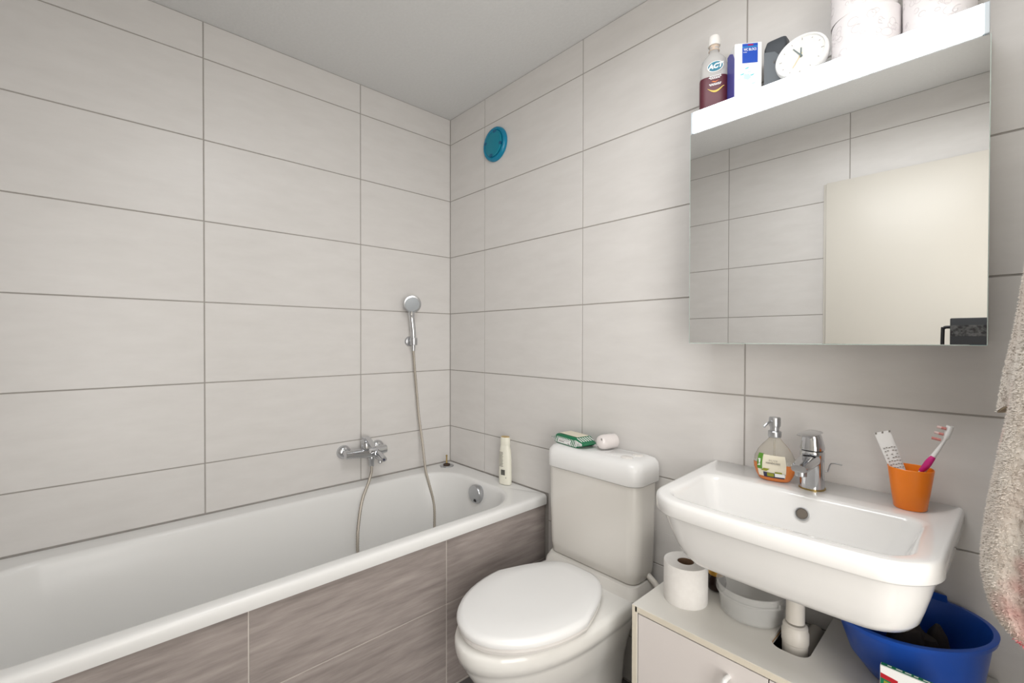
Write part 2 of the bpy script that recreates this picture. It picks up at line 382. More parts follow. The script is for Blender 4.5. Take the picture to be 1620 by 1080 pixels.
link('spout', loft([rot_ring((.070, -.458, .712), .020, .018), [Vector((.095+.002*math.sin(t*2*PI/20), -.458+.020*math.cos(t*2*PI/20), .700+.017*math.sin(t*2*PI/20))) for t in range(20)],
     [Vector((.128, -.455+.017*math.cos(t*2*PI/20), .692+.013*math.sin(t*2*PI/20))) for t in range(20)], [Vector((.138, -.455+.014*math.cos(t*2*PI/20), .690+.010*math.sin(t*2*PI/20))) for t in range(20)]]), M_chrome, mx)
link('blue_mark', lathe([(.0045, 0), (.0045, .002), (.002, .003)], (.138, -.455, .690), 14, 'x'), M_navy, mx)
link('diverter_knob', lathe([(.008, -.0), (.010, -.004), (.010, -.016), (.006, -.019)], (.100, -.455, .684), 18), M_chrome, mx)
# shower hose
hose = thing('shower_hose', 'long flexible metal shower hose hanging into the tub', 'hose', (.1, -.36, .57))
hp = [(.056, -.475, .655), (.075, -.484, .63), (.098, -.51, .588), (.128, -.552, .53), (.150, -.577, .455), (.170, -.592, .385), (.190, -.594, .31), (.235, -.56, .225), (.29, -.46, .185), (.28, -.33, .192), (.225, -.24, .255), (.187, -.221, .32), (.166, -.207, .40), (.15, -.205, .455), (.128, -.217, .54), (.108, -.222, .60), (.06, -.210, .72), (.035, -.215, .85), (.030, -.224, .97), (.036, -.240, 1.10), (.043, -.250, 1.185)]
link('hose_tube', tube(hp, .0066, 10, 14, .86), M_hose, hose)
link('hose_nut', lathe([(.0135, .0), (.0145, -.004), (.0145, -.018), (.012, -.022), (.012, -.044), (.009, -.048)], (.056, -.475, .694), 18), M_satin, hose)
link('hose_end', tube([(.0425, -.249, 1.172), (.0448, -.2505, 1.200)], .009, 12), M_satin, hose)
# wall bracket and hand shower
br = thing('shower_bracket', 'small round chrome bracket on the left wall holding the hand shower', 'bracket', (0, -.245, 1.218))
link('bracket_plate', lathe([(.024, 0), (.024, .006), (.021, .012), (.012, .016)], (0, -.250, 1.218), 28, 'x'), M_satin, br)
link('bracket_cradle', join([tube([(.012, -.250, 1.218), (.03, -.25, 1.218)], .010, 12), lathe([(.0165, -.018), (.0175, -.014), (.0175, .014), (.0165, .018)], (.046, -.250, 1.218), 24)]), M_satin, br)
hs = thing('hand_shower', 'round grey chrome hand shower hanging above the bath', 'shower head', (.046, -.25, 1.2))
link('shower_handle', tube([(.045, -.2505, 1.20), (.047, -.252, 1.25), (.047, -.257, 1.30), (.046, -.262, 1.345), (.052, -.266, 1.372)], lambda t: .0115+.002*math.sin(t*PI)+(.004*t if t > .7 else 0), 16, 5), M_chrome, hs)
hd = lathe([(.010, -.020), (.028, -.014), (.040, -.005), (.0435, .004), (.0425, .010), (.036, .0115)], (0, 0, 0), 40, 'x')
hd.transform(Matrix.Translation((.062, -.268, 1.400)) @ Matrix.Rotation(math.radians(16), 4, 'Y') @ Matrix.Rotation(math.radians(-22), 4, 'Z'))
link('shower_disc', hd, M_satin, hs)
hd = lathe([(.035, .0115), (.034, .0130), (.01, .0135)], (0, 0, 0), 36, 'x')
hd.transform(Matrix.Translation((.062, -.268, 1.400)) @ Matrix.Rotation(math.radians(16), 4, 'Y') @ Matrix.Rotation(math.radians(-22), 4, 'Z'))
link('spray_plate', hd, mat('spray_plate_grey', (.30, .32, .34), .35, .6), hs)
# shampoo bottle
sh = thing('shampoo_bottle', 'pale yellow shampoo bottle with amber cap on the tub rim', 'bottle', (.497, -.042, .575))
def flask(c, secs, n=32, ex=2.4, rot=0): return loft([ell(c[0], c[1], c[2]+h, a, b, n, ex, rot) for h, a, b in secs])
sr = math.radians(14)
link('bottle_body', flask((.497, -.042, .575), [(0, .028, .014), (.003, .031, .0175), (.03, .0315, .019), (.11, .0305, .019), (.150, .0275, .018), (.168, .0235, .017), (.178, .0215, .016)], rot=sr), M_sham, sh)
link('bottle_cap', flask((.497, -.042, .575), [(.178, .0225, .0165), (.181, .023, .017), (.206, .0225, .0165), (.213, .021, .0155), (.214, .017, .012)], rot=sr), M_sham, sh)
link('cap_top', flask((.497, -.042, .575), [(.2125, .0205, .0150), (.2155, .0195, .0140)], rot=sr), M_amber, sh)
su = Vector((math.cos(sr), math.sin(sr), 0)); sn = Vector((math.sin(sr), -math.cos(sr), 0))
def onsh(a, h, d=.0195): return Vector((.497, -.042, .575))+su*a+Vector((0, 0, h))+sn*d
lines = []
for k in range(11):
    L0 = .017*(1-.3*R.random()); lines.append(prism([(-.016, 0), (-.016+L0*1.2, 0), (-.016+L0*1.2, .0022), (-.016, .0022)], onsh(-.003, .145-.0062*k), su, (0, 0, 1), .0005))
link('label_print', join(lines), M_inkg, sh, smooth=False)
bars = []; xx = -.010
for k in range(9):
    ww = R.choice((.0008, .0012, .0020)); bars.append(prism([(xx, 0), (xx+ww, 0), (xx+ww, .024), (xx, .024)], onsh(0, .045), su, (0, 0, 1), .0005)); xx += ww+.0010
link('barcode', join(bars), M_ink, sh, smooth=False)
link('label_mark', prism([(0, 0), (.003, 0), (.003, .005), (0, .005)], onsh(.014, .032, .0188), su, (0, 0, 1), .0005), M_inkg, sh, smooth=False)
sh.location.x -= .006
# air vent
av = thing('air_vent_cover', 'round blue plastic air vent cover high on the back wall', 'vent', (.376, 0, 2.152))
link('vent_rim', lathe([(.079, 0), (.0800, -.004), (.0785, -.012), (.074, -.017), (.066, -.018), (.062, -.015), (.05, -.014)], (.3755, 0, 2.152), 48, 'y'), M_teal, av)
link('vent_plate', lathe([(.058, -.012), (.060, -.018), (.055, -.022), (.02, -.024)], (.3755, 0, 2.152), 40, 'y'), M_tealc, av)
for k in range(4):
    a = PI/4+k*PI/2+.55; link('vent_notch', lathe([(.0095, -.016), (.0095, -.0222), (.007, -.0226)], (.3755+.053*math.cos(a), 0, 2.152+.053*math.sin(a)), 16, 'y', 1.2, .8), M_teald, av)

# ------------------------------------------------------------ toilet
tc_ = 1.036
to = thing('toilet', 'white close coupled toilet between the bath and the cabinet', 'toilet', (tc_, -.35, 0))
def bowl(hw, yf, yb, z, hb, k=1.0, n=48):
    # front half ellipse, rear straightening back to the wall (half width hb at the back)
    out = []; ym = yb+(yf-yb)*.44
    for i in range(n):
        t = 2*PI*i/n; c, s = math.cos(t), math.sin(t)
        if s <= 0: out.append(Vector((tc_+hw*c, ym+(ym-yf)*s, z)))
        else:
            e = 3.6; sx = math.copysign(abs(c)**(2/e), c); sy = abs(s)**(2/e); q = hw+(hb-hw)*min(1, sy)
            out.append(Vector((tc_+q*sx, ym+(yb-ym)*sy, z)))
    return out
rg = [bowl(.120, -.51, -.06, .0, .13), bowl(.120, -.51, -.06, .02, .13), bowl(.116, -.50, -.05, .10, .13), bowl(.124, -.53, -.04, .17, .135), bowl(.150, -.605, -.03, .235, .150), bowl(.167, -.645, -.025, .285, .168),
      bowl(.176, -.668, -.02, .325, .182), bowl(.179, -.672, -.02, .338, .186), bowl(.187, -.681, -.02, .345, .193), bowl(.191, -.687, -.02, .365, .199), bowl(.192, -.688, -.02, .385, .201), bowl(.188, -.683, -.02, .397, .198), bowl(.174, -.656, -.03, .402, .188), bowl(.10, -.55, -.06, .402, .10)]
link('toilet_bowl', loft(rg), M_ceramic, to, ang=60)
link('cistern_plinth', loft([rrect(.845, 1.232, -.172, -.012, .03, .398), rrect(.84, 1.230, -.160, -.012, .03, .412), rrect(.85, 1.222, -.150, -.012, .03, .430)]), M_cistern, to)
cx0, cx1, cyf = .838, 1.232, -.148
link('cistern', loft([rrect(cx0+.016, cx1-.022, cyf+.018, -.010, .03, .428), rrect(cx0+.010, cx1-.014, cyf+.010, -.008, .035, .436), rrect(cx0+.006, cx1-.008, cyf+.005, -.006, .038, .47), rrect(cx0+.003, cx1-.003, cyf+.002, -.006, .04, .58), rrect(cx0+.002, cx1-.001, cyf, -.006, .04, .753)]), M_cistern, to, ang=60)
li = link('cistern_lid', loft([rrect(cx0-.001, cx1+.002, cyf-.004, -.005, [.042, .042, .02, .02], .7555), rrect(cx0-.003, cx1+.005, cyf-.007, -.005, [.044, .044, .02, .02], .759), rrect(cx0-.003, cx1+.005, cyf-.007, -.005, [.044, .044, .02, .02], .800), rrect(cx0, cx1+.002, cyf-.004, -.005, [.044, .044, .02, .02], .818), rrect(cx0+.010, cx1-.010, cyf+.006, -.006, [.042, .042, .02, .02], .830), rrect(cx0+.024, cx1-.028, cyf+.02, -.012, .03, .835)]), M_plastic, to, ang=60)
ps = []
for i, (bx_, by_, rot) in enumerate(((1.165, -.103, 0), (1.176, -.052, 0))):
    ps.append(link('flush_button', loft([ell(bx_, by_, .8345, .020, .016, 28, 2.4, .3), ell(bx_, by_, .838, .020, .016, 28, 2.4, .3), ell(bx_, by_, .8395, .016, .012, 28, 2.4, .3)]), M_seatring, li))
link('flush_plate', loft([rrect(1.075, 1.18, -.110, -.03, .012, .8348), rrect(1.077, 1.178, -.108, -.032, .011, .8364)]), M_plastic, li)
tc_ = 1.044
link('toilet_seat', loft([bowl(.170, -.655, -.190, .4035, .104), bowl(.182, -.670, -.183, .407, .112), bowl(.185, -.673, -.182, .417, .114), bowl(.181, -.668, -.184, .4225, .110)]), M_seatring, to)
link('seat_lid', loft([bowl(.180, -.668, -.186, .4250, .110), bowl(.188, -.678, -.182, .428, .116), bowl(.189, -.680, -.182, .438, .118), bowl(.186, -.676, -.186, .4460, .115), bowl(.174, -.660, -.196, .4510, .106), bowl(.12, -.57, -.24, .4530, .08)]), M_plastic, to, ang=60)
link('hinge_bar', join([box_ for box_ in (bxm(.965, 1.105, -.184, -.166, .4025, .424, .005, 2),)]), M_seatring, to)
for x in (.985, 1.085): link('hinge_cap', lathe([(.013, 0), (.013, .012), (.009, .016)], (x, -.176, .402), 18), M_plastic, to)
# supply pipe behind the toilet
vp = thing('supply_pipe', 'grey water supply pipe behind the cistern beside the cabinet', 'pipe', (1.285, -.03, .3))
link('pipe_run', tube([(1.275, -.002, .33), (1.275, -.035, .33), (1.273, -.05, .36), (1.250, -.055, .42), (1.205, -.055, .45)], .010, 12, 4), M_pipe, vp)
link('valve_body', lathe([(.022, 0), (.022, -.006), (.014, -.012), (.014, -.03)], (1.275, -.001, .33), 20, 'y'), M_satin, vp)
# wipes
wi = thing('wet_wipes_pack', 'green and white striped wet wipes pack on the cistern lid', 'wipes', (.905, -.075, .838))
wr = math.radians(-10)
WS = 1.12
def wp(a, b, h):
    a *= WS; b *= WS; h *= 1.05
    return Vector((.918+a*math.cos(wr)-b*math.sin(wr), -.078+a*math.sin(wr)+b*math.cos(wr), .8352+h))
def wring(a, hw, h0, h1):
    pts = []
    for s, t in ((-1, 0), (-1.04, .3), (-1, .75), (-.88, 1), (0, 1.03), (.88, 1), (1, .75), (1.04, .3), (1, 0)): pts.append(wp(a, s*hw, h0+(h1-h0)*t))
    return pts
link('wipes_body', loft([wring(-.083, .030, .014, .016), wring(-.072, .031, .012, .018), wring(-.060, .034, .003, .026), wring(-.048, .036, .0005, .033), wring(0, .036, 0, .034), wring(.048, .036, .0005, .033), wring(.060, .034, .003, .026), wring(.072, .031, .012, .018), wring(.083, .030, .014, .016)]), M_dgreen, wi, ang=50)
st = []
uA = Vector((math.cos(wr), math.sin(wr), 0)); vA = Vector((-math.sin(wr), math.cos(wr), 0))
for k in range(14):
    a = -.050+k*.0078
    if a < -.052 or abs(a) > .053: continue
    st.append(loft([[wp(a, -.0368, .004), wp(a+.0025, -.0368, .004), wp(a+.0105, -.0366, .026), wp(a+.008, -.0366, .026)], [wp(a, -.0386, .004), wp(a+.0025, -.0386, .004), wp(a+.0105, -.0372, .026), wp(a+.008, -.0372, .026)]]))
for s in (1, -1):
    for k in range(6):
        b = -.030+k*.010
        st.append(loft([[wp(s*.0500, b, .0328), wp(s*.0500, b+.003, .0328), wp(s*.068, b+.007, .0228), wp(s*.068, b+.004, .0228)], [wp(s*.0500, b, .0340), wp(s*.0500, b+.003, .0340), wp(s*.068, b+.007, .0240), wp(s*.068, b+.004, .0240)]]))
        st.append(loft([[wp(s*.050, -.0366, .006+k*.004), wp(s*.050, -.0366, .0075+k*.004), wp(s*.076, -.0312, .0125+k*.0012), wp(s*.076, -.0312, .0118+k*.0012)], [wp(s*.050, -.0385, .006+k*.004), wp(s*.050, -.0385, .0075+k*.004), wp(s*.076, -.0335, .0125+k*.0012), wp(s*.076, -.0335, .0118+k*.0012)]]))
link('white_stripes', join(st), M_white, wi, smooth=False)
link('front_label', prism([(-.040, .005), (.030, .005), (.030, .022), (-.040, .022)], wp(0, -.0378, 0), uA, (0, 0, 1), .0013), M_white, wi, smooth=False)
link('top_flap', loft([[wp(-.045, -.024, .0352), wp(.045, -.024, .0352), wp(.045, .026, .0352), wp(-.045, .026, .0352)], [wp(-.043, -.022, .0366), wp(.043, -.022, .0366), wp(.043, .024, .0366), wp(-.043, .024, .0366)]]), M_cream, wi, smooth=False)
link('label_print', join([prism([(-.034, .010), (-.031, .010), (-.031, .014), (-.034, .014)], wp(0, -.0392, 0), uA, (0, 0, 1), .0004)]+[prism([(-.029+.0042*k, .0105), (-.0262+.0042*k, .0105), (-.0262+.0042*k, .0135), (-.029+.0042*k, .0135)], wp(0, -.0392, 0), uA, (0, 0, 1), .0004) for k in range(6)]+[prism([(.016, .007), (.026, .007), (.026, .0095), (.016, .0095)], wp(0, -.0392, 0), uA, (0, 0, 1), .0004), prism([(-.036, .0175), (.026, .0175), (.026, .0183), (-.036, .0183)], wp(0, -.0392, 0), uA, (0, 0, 1), .0004)]), M_inkg, wi, smooth=False)
# small white rounded container
dm = thing('dome_container', 'small white domed plastic container beside the wipes pack', 'container', (1.052, -.055, .835))
dr = math.radians(-14)
dmesh = lathe([(.0255, 0), (.0265, .003), (.0265, .045), (.0250, .058), (.021, .068), (.014, .074), (.005, .0765)], (0, 0, 0), 36)
T = Matrix.Translation((1.062, -.025, .8640)) @ Matrix.Rotation(dr, 4, 'Z') @ Matrix.Rotation(math.radians(90), 4, 'X')
dmesh.transform(T)
link('container_shell', dmesh, mat('pearl_white_plastic', (.76, .71, .69), .18, coat=.4), dm)
def dmp(a, h, off=0):
    v = T @ Vector((.0267*math.sin(a), -.0267*math.cos(a), h)); return v
dx_ = T.to_3x3()
for s_, an, hh in (('G', 2.4, .052), ('K', 1.6, .040), ('TA', 1.1, .028)):
    pass
text('container_print', 'G', .009, T @ Vector((.016, .014, .072)), dx_ @ Vector((1, 0, 0)), dx_ @ Vector((0, 1, 0)), M_inkg, dm, .0006, bold=.0003)
text('container_print', 'T', .011, T @ Vector((-.002, -.0135, .0735)), dx_ @ Vector((1, 0, 0)), dx_ @ Vector((0, 1, 0)), M_ink, dm, .0006, bold=.0006)

# ------------------------------------------------------------ washbasin
wb = thing('washbasin', 'white ceramic wall hung washbasin under the mirror cabinet', 'washbasin', (1.684, 0, .857))
SX = 1.684
def sinkring(d, z, hb=.275, hf=.255, yf=-.434, r=.085, yb=-.003, bow=.016, rb=.003, db=0):
    dr_ = d*.72 if hb > .25 and d > .005 else d; hr = hf+(.009 if hb > .25 else .003)
    pts = [(SX-hb+d, yb-db), (SX-hf+d, yf+d), (SX+hr-dr_, yf+d), (SX+hb-dr_, yb-db)]
    rr = [rb, max(r-d*.5, .02), max(r-d*.5, .02), rb]
    out = rpoly(pts, rr, z, 12)
    # extra points along the front edge for the bow
    res = []
    n1 = 13
    for i, p in enumerate(out):
        res.append(p)
        if i == n1*2-1:
            q = out[i+1]
            for k in range(1, 12): res.append(p.lerp(q, k/12))
        if i == n1-1:
            q = out[i+1]
            for k in range(1, 6): res.append(p.lerp(q, k/6))
        if i == n1*3-1:
            q = out[i+1]
            for k in range(1, 6): res.append(p.lerp(q, k/6))
    for p in res:
        if p.y < yf*.5:
            f_ = max(0, 1-((p.x-SX)/hf)**2); p.y -= bow*f_*min(1, max(0, (p.y-yf*.5)/(yf*.5)))
    return res
def inner(d, z, y0=-.158, y1=-.400, hw=.226, r=.05, db=None, bow=.012):
    db = d if db is None else db
    return sinkring(d, z, hw, hw-.004, y1, r, y0, bow, .035, db)
rings = [sinkring(.10, .700, r=.10), sinkring(.075, .700, r=.10), sinkring(.060, .706, r=.10), sinkring(.047, .722, r=.095), sinkring(.036, .750, r=.09), sinkring(.024, .785, r=.087), sinkring(.014, .816, r=.085), sinkring(.011, .8205, r=.085),
         sinkring(.002, .8225, r=.085), sinkring(0, .826), sinkring(0, .850), sinkring(.002, .8555), sinkring(.006, .8587), sinkring(.011, .8595),
         inner(-.008, .8593, r=.055), inner(-.002, .858), inner(.003, .8535), inner(.007, .845), inner(.011, .832), inner(.030, .79), inner(.042, .768), inner(.055, .752, r=.06), inner(.085, .738, r=.06), inner(.12, .734, r=.05)]
link('basin_body', loft(rings, True, True), M_enamel, wb, ang=85)
OT = Matrix.Translation((SX+.010, -.1795, .818)) @ Matrix.Rotation(math.radians(-20), 4, 'X')
def ovl(nm, prof_, m, c0=True):
    me = lathe(prof_, (0, 0, 0), 32, 'y', cap0=False, cap1=c0); me.transform(OT); return link(nm, me, m, wb)
ovl('overflow_ring', [(.0135, .004), (.0150, -.001), (.0145, -.0030), (.0125, -.0034), (.0112, -.0015), (.0112, .003)], M_satin, False)
ovl('overflow_hole', [(.0114, .001), (.0113, -.0012)], mat('overflow_brown', (.16, .135, .11), .6))
link('basin_drain', lathe([(.030, 0), (.030, .003), (.022, .004), (.020, .001)], (SX, -.29, .734), 30), M_chrome, wb)
text('faint_stamp', 'KERAMIK', .009, (1.468, -.075, .8598), (1, 0, 0), (0, 1, 0), M_inkg, wb, .00005) if False else None
# basin tap
tp = thing('basin_tap', 'chrome single lever basin tap behind the overflow hole', 'tap', (1.694, -.075, .8595))
TX, TY = 1.692, -.090
link('tap_base', loft([ell(TX, TY, .8595, .0285, .0295, 36, 2.2), ell(TX, TY, .8625, .0285, .0295, 36, 2.2)]), M_brass, tp)
link('tap_body', loft([ell(TX, TY, z, a, b, 36, 2.3) for z, a, b in ((.862, .0265, .028), (.90, .0255, .027), (.935, .0255, .027), (.950, .026, .0275), (.954, .024, .0255))]), M_chrome, tp)
sp = []
for yy, z0, hw, hh in ((-.097, .934, .0215, .018), (-.127, .933, .021, .0145), (-.162, .931, .020, .012), (-.192, .929, .0185, .0105), (-.202, .928, .016, .008)):
    sp.append([Vector((TX+hw*math.copysign(abs(math.cos(t))**.7, math.cos(t)), yy, z0+hh*math.copysign(abs(math.sin(t))**.7, math.sin(t)))) for t in [2*PI*k/24 for k in range(24)]])
link('spout', loft(sp), M_chrome, tp)
link('aerator', lathe([(.012, 0), (.0125, -.003), (.0125, -.012), (.010, -.013)], (TX, -.184, .921), 24), M_satin, tp)
link('seal_ring', lathe([(.0225, .9535), (.0225, .958)], (TX, TY, 0), 30), M_black, tp)
hv = link('lever_hub', loft([ell(TX, TY-dy_, z, a, b, 32, 2.4) for z, a, b, dy_ in ((.957, .026, .027, 0), (.962, .026, .027, 0), (.980, .0225, .0235, .002), (.992, .020, .021, .004), (.996, .017, .018, .004))]), M_chrome, tp)
def levring(y, z, hw, th): return [Vector((TX+hw*math.cos(2*PI*k/20), y, z+th*math.sin(2*PI*k/20))) for k in range(20)]
link('lever', loft([levring(-.067, .9965, .010, .003), levring(-.072, .997, .019, .005), levring(-.112, .999, .021, .0055), levring(-.147, 1.000, .019, .0045), levring(-.164, 1.0005, .015, .0035), levring(-.172, 1.0008, .008, .002)]), M_chrome, tp)
link('popup_rod', tube([(TX+.012, TY+.028, .905), (TX+.025, TY+.034, .898), (TX+.032, TY+.035, .920), (TX+.055, TY+.032, .921)], .0018, 8, 3), M_satin, tp)
# soap dispenser
sd = thing('soap_dispenser', 'pear shaped orange hand soap dispenser beside the basin tap', 'dispenser', (1.603, -.08, .8595))
SR = math.radians(6); sc_ = (1.607, -.091, .8598)
prof = [(0, .030, .016), (.003, .036, .020), (.016, .0435, .0235), (.032, .0485, .0255), (.046, .0495, .0258), (.062, .0465, .0245), (.078, .039, .0215), (.092, .029, .0175), (.102, .020, .0145), (.109, .0145, .0125), (.113, .013, .0120)]
link('bottle_shell', flask(sc_, prof[4:], 36, 2.2, SR), M_soapclr, sd)
link('liquid_part', flask(sc_, prof[:4]+[(.045, .0494, .0257)], 36, 2.2, SR), M_soapliq, sd)
su2 = Vector((math.cos(SR), math.sin(SR), 0)); sn2 = Vector((math.sin(SR), -math.cos(SR), 0))
def patch(u0, u1, h0, h1, off, nu=8, nh=8, wfun=None):
    # curved label that hugs the bottle
    vs = []; fs = []
    def prf(h):
        for i in range(len(prof)-1):
            if prof[i][0] <= h <= prof[i+1][0]:
                t = (h-prof[i][0])/(prof[i+1][0]-prof[i][0]); return prof[i][1]*(1-t)+prof[i+1][1]*t, prof[i][2]*(1-t)+prof[i+1][2]*t
        return prof[-1][1], prof[-1][2]
    for j in range(nh+1):
        h = h0+(h1-h0)*j/nh; A, B = prf(h)
        for i in range(nu+1):
            a = u0+(u1-u0)*i/nu
            if wfun: a = wfun(a, h)
            q = max(0, 1-abs(a/A)**2.2)**(1/2.2)*B
            vs.append(Vector(sc_)+su2*a+sn2*(q+off)+Vector((0, 0, h)))
    for j in range(nh):
        for i in range(nu): a = j*(nu+1)+i; fs.append((a, a+1, a+nu+2, a+nu+1))
    return pyd(vs, fs)
def lw(a, h): return a*(1-.12*((h-.04)/.03)**2)
lab = link('front_label', patch(-.036, .031, .012, .069, .0010, wfun=lw), M_cream, sd)
link('label_green', patch(-.037, -.024, .030, .071, .0016, wfun=lw), M_green, sd)
link('label_fruit', patch(-.022, .030, .011, .024, .0016, wfun=lw), M_navy, sd)
link('label_olive', join([patch(-.012, .004, .014, .023, .0022), patch(.006, .022, .024, .028, .0022), patch(-.024, -.010, .027, .034, .0022, wfun=lambda a, h: a+(h-.03)*1.1)]), M_olive, sd)
link('label_sticker', patch(.006, .028, .015, .024, .0026), M_white, sd)
for s, zz, sz in (('O L I V E', .056, .0052), ('HANDCARE', .049, .0062)):
    text('label_text', s, sz, Vector(sc_)+su2*.002+sn2*.0278+Vector((0, 0, zz)), su2, (0, 0, 1), M_inkg, sd, .0003)
text('label_text', 'just', .013, Vector(sc_)+su2*-.0300+sn2*.0232+Vector((0, 0, .048)), (0, 0, 1), -su2*.95-sn2*(-.3), M_white, sd, .0004, bold=.0004)
link('pump_tube', tube([(1.607, -.091, .875), (1.607, -.091, .965)], .003, 8), M_soapclr, sd)
link('pump_collar', lathe([(.0135, .113), (.0155, .114), (.0160, .117), (.0160, .128), (.0145, .130), (.0110, .131)], sc_, 28), M_satin, sd)
ph = link('pump_head', lathe([(.0110, .131), (.0115, .141), (.0135, .142), (.0140, .146), (.0140, .163), (.0125, .166), (.004, .1665)], sc_, 28), M_satin, sd)
link('pump_nozzle', tube([(1.605, -.097, 1.016), (1.600, -.113, 1.014), (1.594, -.122, 1.006), (1.592, -.125, 1.001)], .0028, 8, 3), M_satin, ph)
# orange cup, toothpaste, toothbrush
cu_ = thing('toothbrush_cup', 'bright orange plastic toothbrush cup on the basin corner', 'cup', (1.880, -.078, .8595))
CR = math.radians(10)
def cupr(z, a, b): return ell(1.880, -.078, z, a, b, 44, 2.15, CR)
link('cup_wall', loft([cupr(.8597, .0265, .0245), cupr(.862, .0285, .026), cupr(.90, .0335, .031), cupr(.9485, .0395, .0375), cupr(.9495, .0388, .0368), cupr(.9485, .0378, .0358), cupr(.90, .0318, .0293), cupr(.866, .027, .0245)]), M_orange, cu_)
tu = thing('toothpaste_tube', 'flat white printed tube leaning left in the orange cup', 'tube', (1.87, -.078, .87))
a0 = Vector((1.886, -.085, .866)); a1 = Vector((1.828, -.062, 1.018)); ax = (a1-a0).normalized(); sd_ = Vector((1, .25, 0)); sd_ = (sd_-ax*sd_.dot(ax)).normalized(); nn = sd_.cross(ax)
if nn.y > 0: nn = -nn
def tring(t, hw, th): c = a0.lerp(a1, t); return [c+sd_*hw*math.cos(2*PI*k/20)*1.0+nn*th*math.sin(2*PI*k/20) for k in range(20)]
link('tube_body', loft([tring(0, .006, .006), tring(.06, .011, .009), tring(.3, .013, .0075), tring(.7, .0145, .003), tring(.95, .0150, .0010), tring(1, .0150, .0008)]), mat('white_tube', (.80, .79, .78), .35), tu)
pr = []
for k in range(7):
    for q in range(5):
        t = .50+.045*k+.006*(q % 2); c = a0.lerp(a1, t)+sd_*(-.0105+q*.0048)+nn*(.0046-.0034*max(0, (t-.5)/.45)+.0008)
        if R.random() < .7: pr.append(prism([(0, 0), (.0034, 0), (.0034, .0016), (0, .0016)], c, sd_, ax, .0004 if sd_.cross(ax).dot(nn) > 0 else -.0004))
for q in (-.0145, -.002, .011):
    c = a0.lerp(a1, .975)+sd_*q+nn*.0014; pr.append(prism([(0, 0), (.0035, 0), (.0045, .004), (.001, .004)], c, sd_, ax, .0004))
link('tube_print', join(pr), M_inkg, tu, smooth=False)['kind'] = 'stuff'
tb = thing('toothbrush', 'white and magenta toothbrush leaning right in the orange cup', 'toothbrush', (1.88, -.078, .87))
b0 = Vector((1.872, -.080, .872)); 
bpth = [b0, (1.886, -.078, .915), (1.905, -.075, .955), (1.914, -.074, .975), (1.926, -.073, 1.000), (1.936, -.072, 1.024), (1.942, -.071, 1.048)]
link('brush_handle', tube(bpth, lambda t: .0058-.0025*min(1, max(0, (t-.45)/.25))+(.0028 if t > .80 else 0), 14, 5), M_plastic, tb)
link('brush_grip', tube([(1.897, -.0785, .944), (1.905, -.0785, .957), (1.911, -.078, .969), (1.9165, -.0765, .979)], lambda t: .0045+.0022*math.sin(PI*t), 12, 4), M_pink, tb)
for k in range(3):
    c = Vector((1.9315+.004*k, -.073, 1.016+.0125*k)); 
    for j, mm in ((0, M_brist), (1, M_brist2)):
        o1 = c+Vector((-.0035-.007*j, -.003, .001+.0012*j)); o2 = o1+Vector((-.0075, -.001, .0012))
        link('bristle_tuft', tube([o1, o2], .0028, 8), mm if j == 0 else (M_brist2 if k else M_brist), tb)
for o_ in (cu_, tu, tb): o_.location.y -= .011; o_.location.x -= .003
# basin drain pipe
dp = thing('drain_pipe', 'white plastic drain pipe running from basin into the cabinet cutout', 'pipe', (1.683, -.19, .5))
PX, PY = 1.683, -.185
link('upper_nut', lathe([(.022, .702), (.022, .668), (.0245, .666), (.0245, .656), (.026, .654), (.026, .640), (.021, .636)], (PX, PY, 0), 28), M_pipe, dp)
link('pipe_tube', lathe([(.0195, .665), (.0195, .56)], (PX, PY, 0), 28), M_pipe, dp)
link('trap_nut', lathe([(.021, .556), (.026, .552), (.0265, .540), (.0285, .537), (.0285, .514), (.0270, .512), (.0270, .44), (.022, .42)], (PX, PY, 0), 28), M_pipe, dp)
link('trap_outlet', tube([(PX, PY, .45), (PX+.0, PY+.03, .42), (PX, PY+.08, .43), (PX, -.06, .45), (PX, -.028, .455), (PX, -.004, .455)], .018, 16, 4), M_pipe, dp)

# ------------------------------------------------------------ vanity cabinet under the basin
cb = thing('vanity_cabinet', 'low white laminate cabinet standing under the washbasin', 'cabinet', (1.67, -.17, 0))
KX0, KX1, KY, KZ = 1.335, 2.012, -.337, .511
def topplate():
    z1, z0 = KZ, KZ-.016
    x0, x1, y0, y1 = KX0, KX1, KY, -.008
    a0_, a1_, b0_ = 1.642, 1.722, -.240
    out = [(x0, y1), (x0, y0), (x1, y0), (x1, y1)]
    # U-shaped cutout open to the back with rounded front corners
    U = [(a1_, y1)]
    for k in range(9):
        t = -k/8*PI/2; U.append((a1_-.028+.028*math.cos(t), b0_+.028+.028*math.sin(t)))
    for k in range(9):
        t = -PI/2-k/8*PI/2; U.append((a0_+.028+.028*math.cos(t), b0_+.028+.028*math.sin(t)))
    U.append((a0_, y1))
    # out runs counter-clockwise starting back-left; close along the back edge round the cutout
    poly = out[0:1]+out[1:]+U
    # triangulate via bmesh
    bm = bmesh.new(); vt = [bm.verts.new((x, y, z1)) for x, y in poly]; f = bm.faces.new(vt)
    r_ = bmesh.ops.extrude_face_region(bm, geom=[f]); 
    for v in r_['geom']:
        if isinstance(v, bmesh.types.BMVert): v.co.z = z0
    bmesh.ops.recalc_face_normals(bm, faces=bm.faces); bmesh.ops.triangulate(bm, faces=[q for q in bm.faces if len(q.verts) > 4])
    me = bpy.data.meshes.new('m'); bm.to_mesh(me); bm.free(); return me
link('cabinet_top', topplate(), M_lam, cb, smooth=False)
link('cutout_edge', tube([(1.6425, -.03, .503), (1.6425, -.212, .503), (1.650, -.232, .503)], .0012, 6), M_chip, cb)
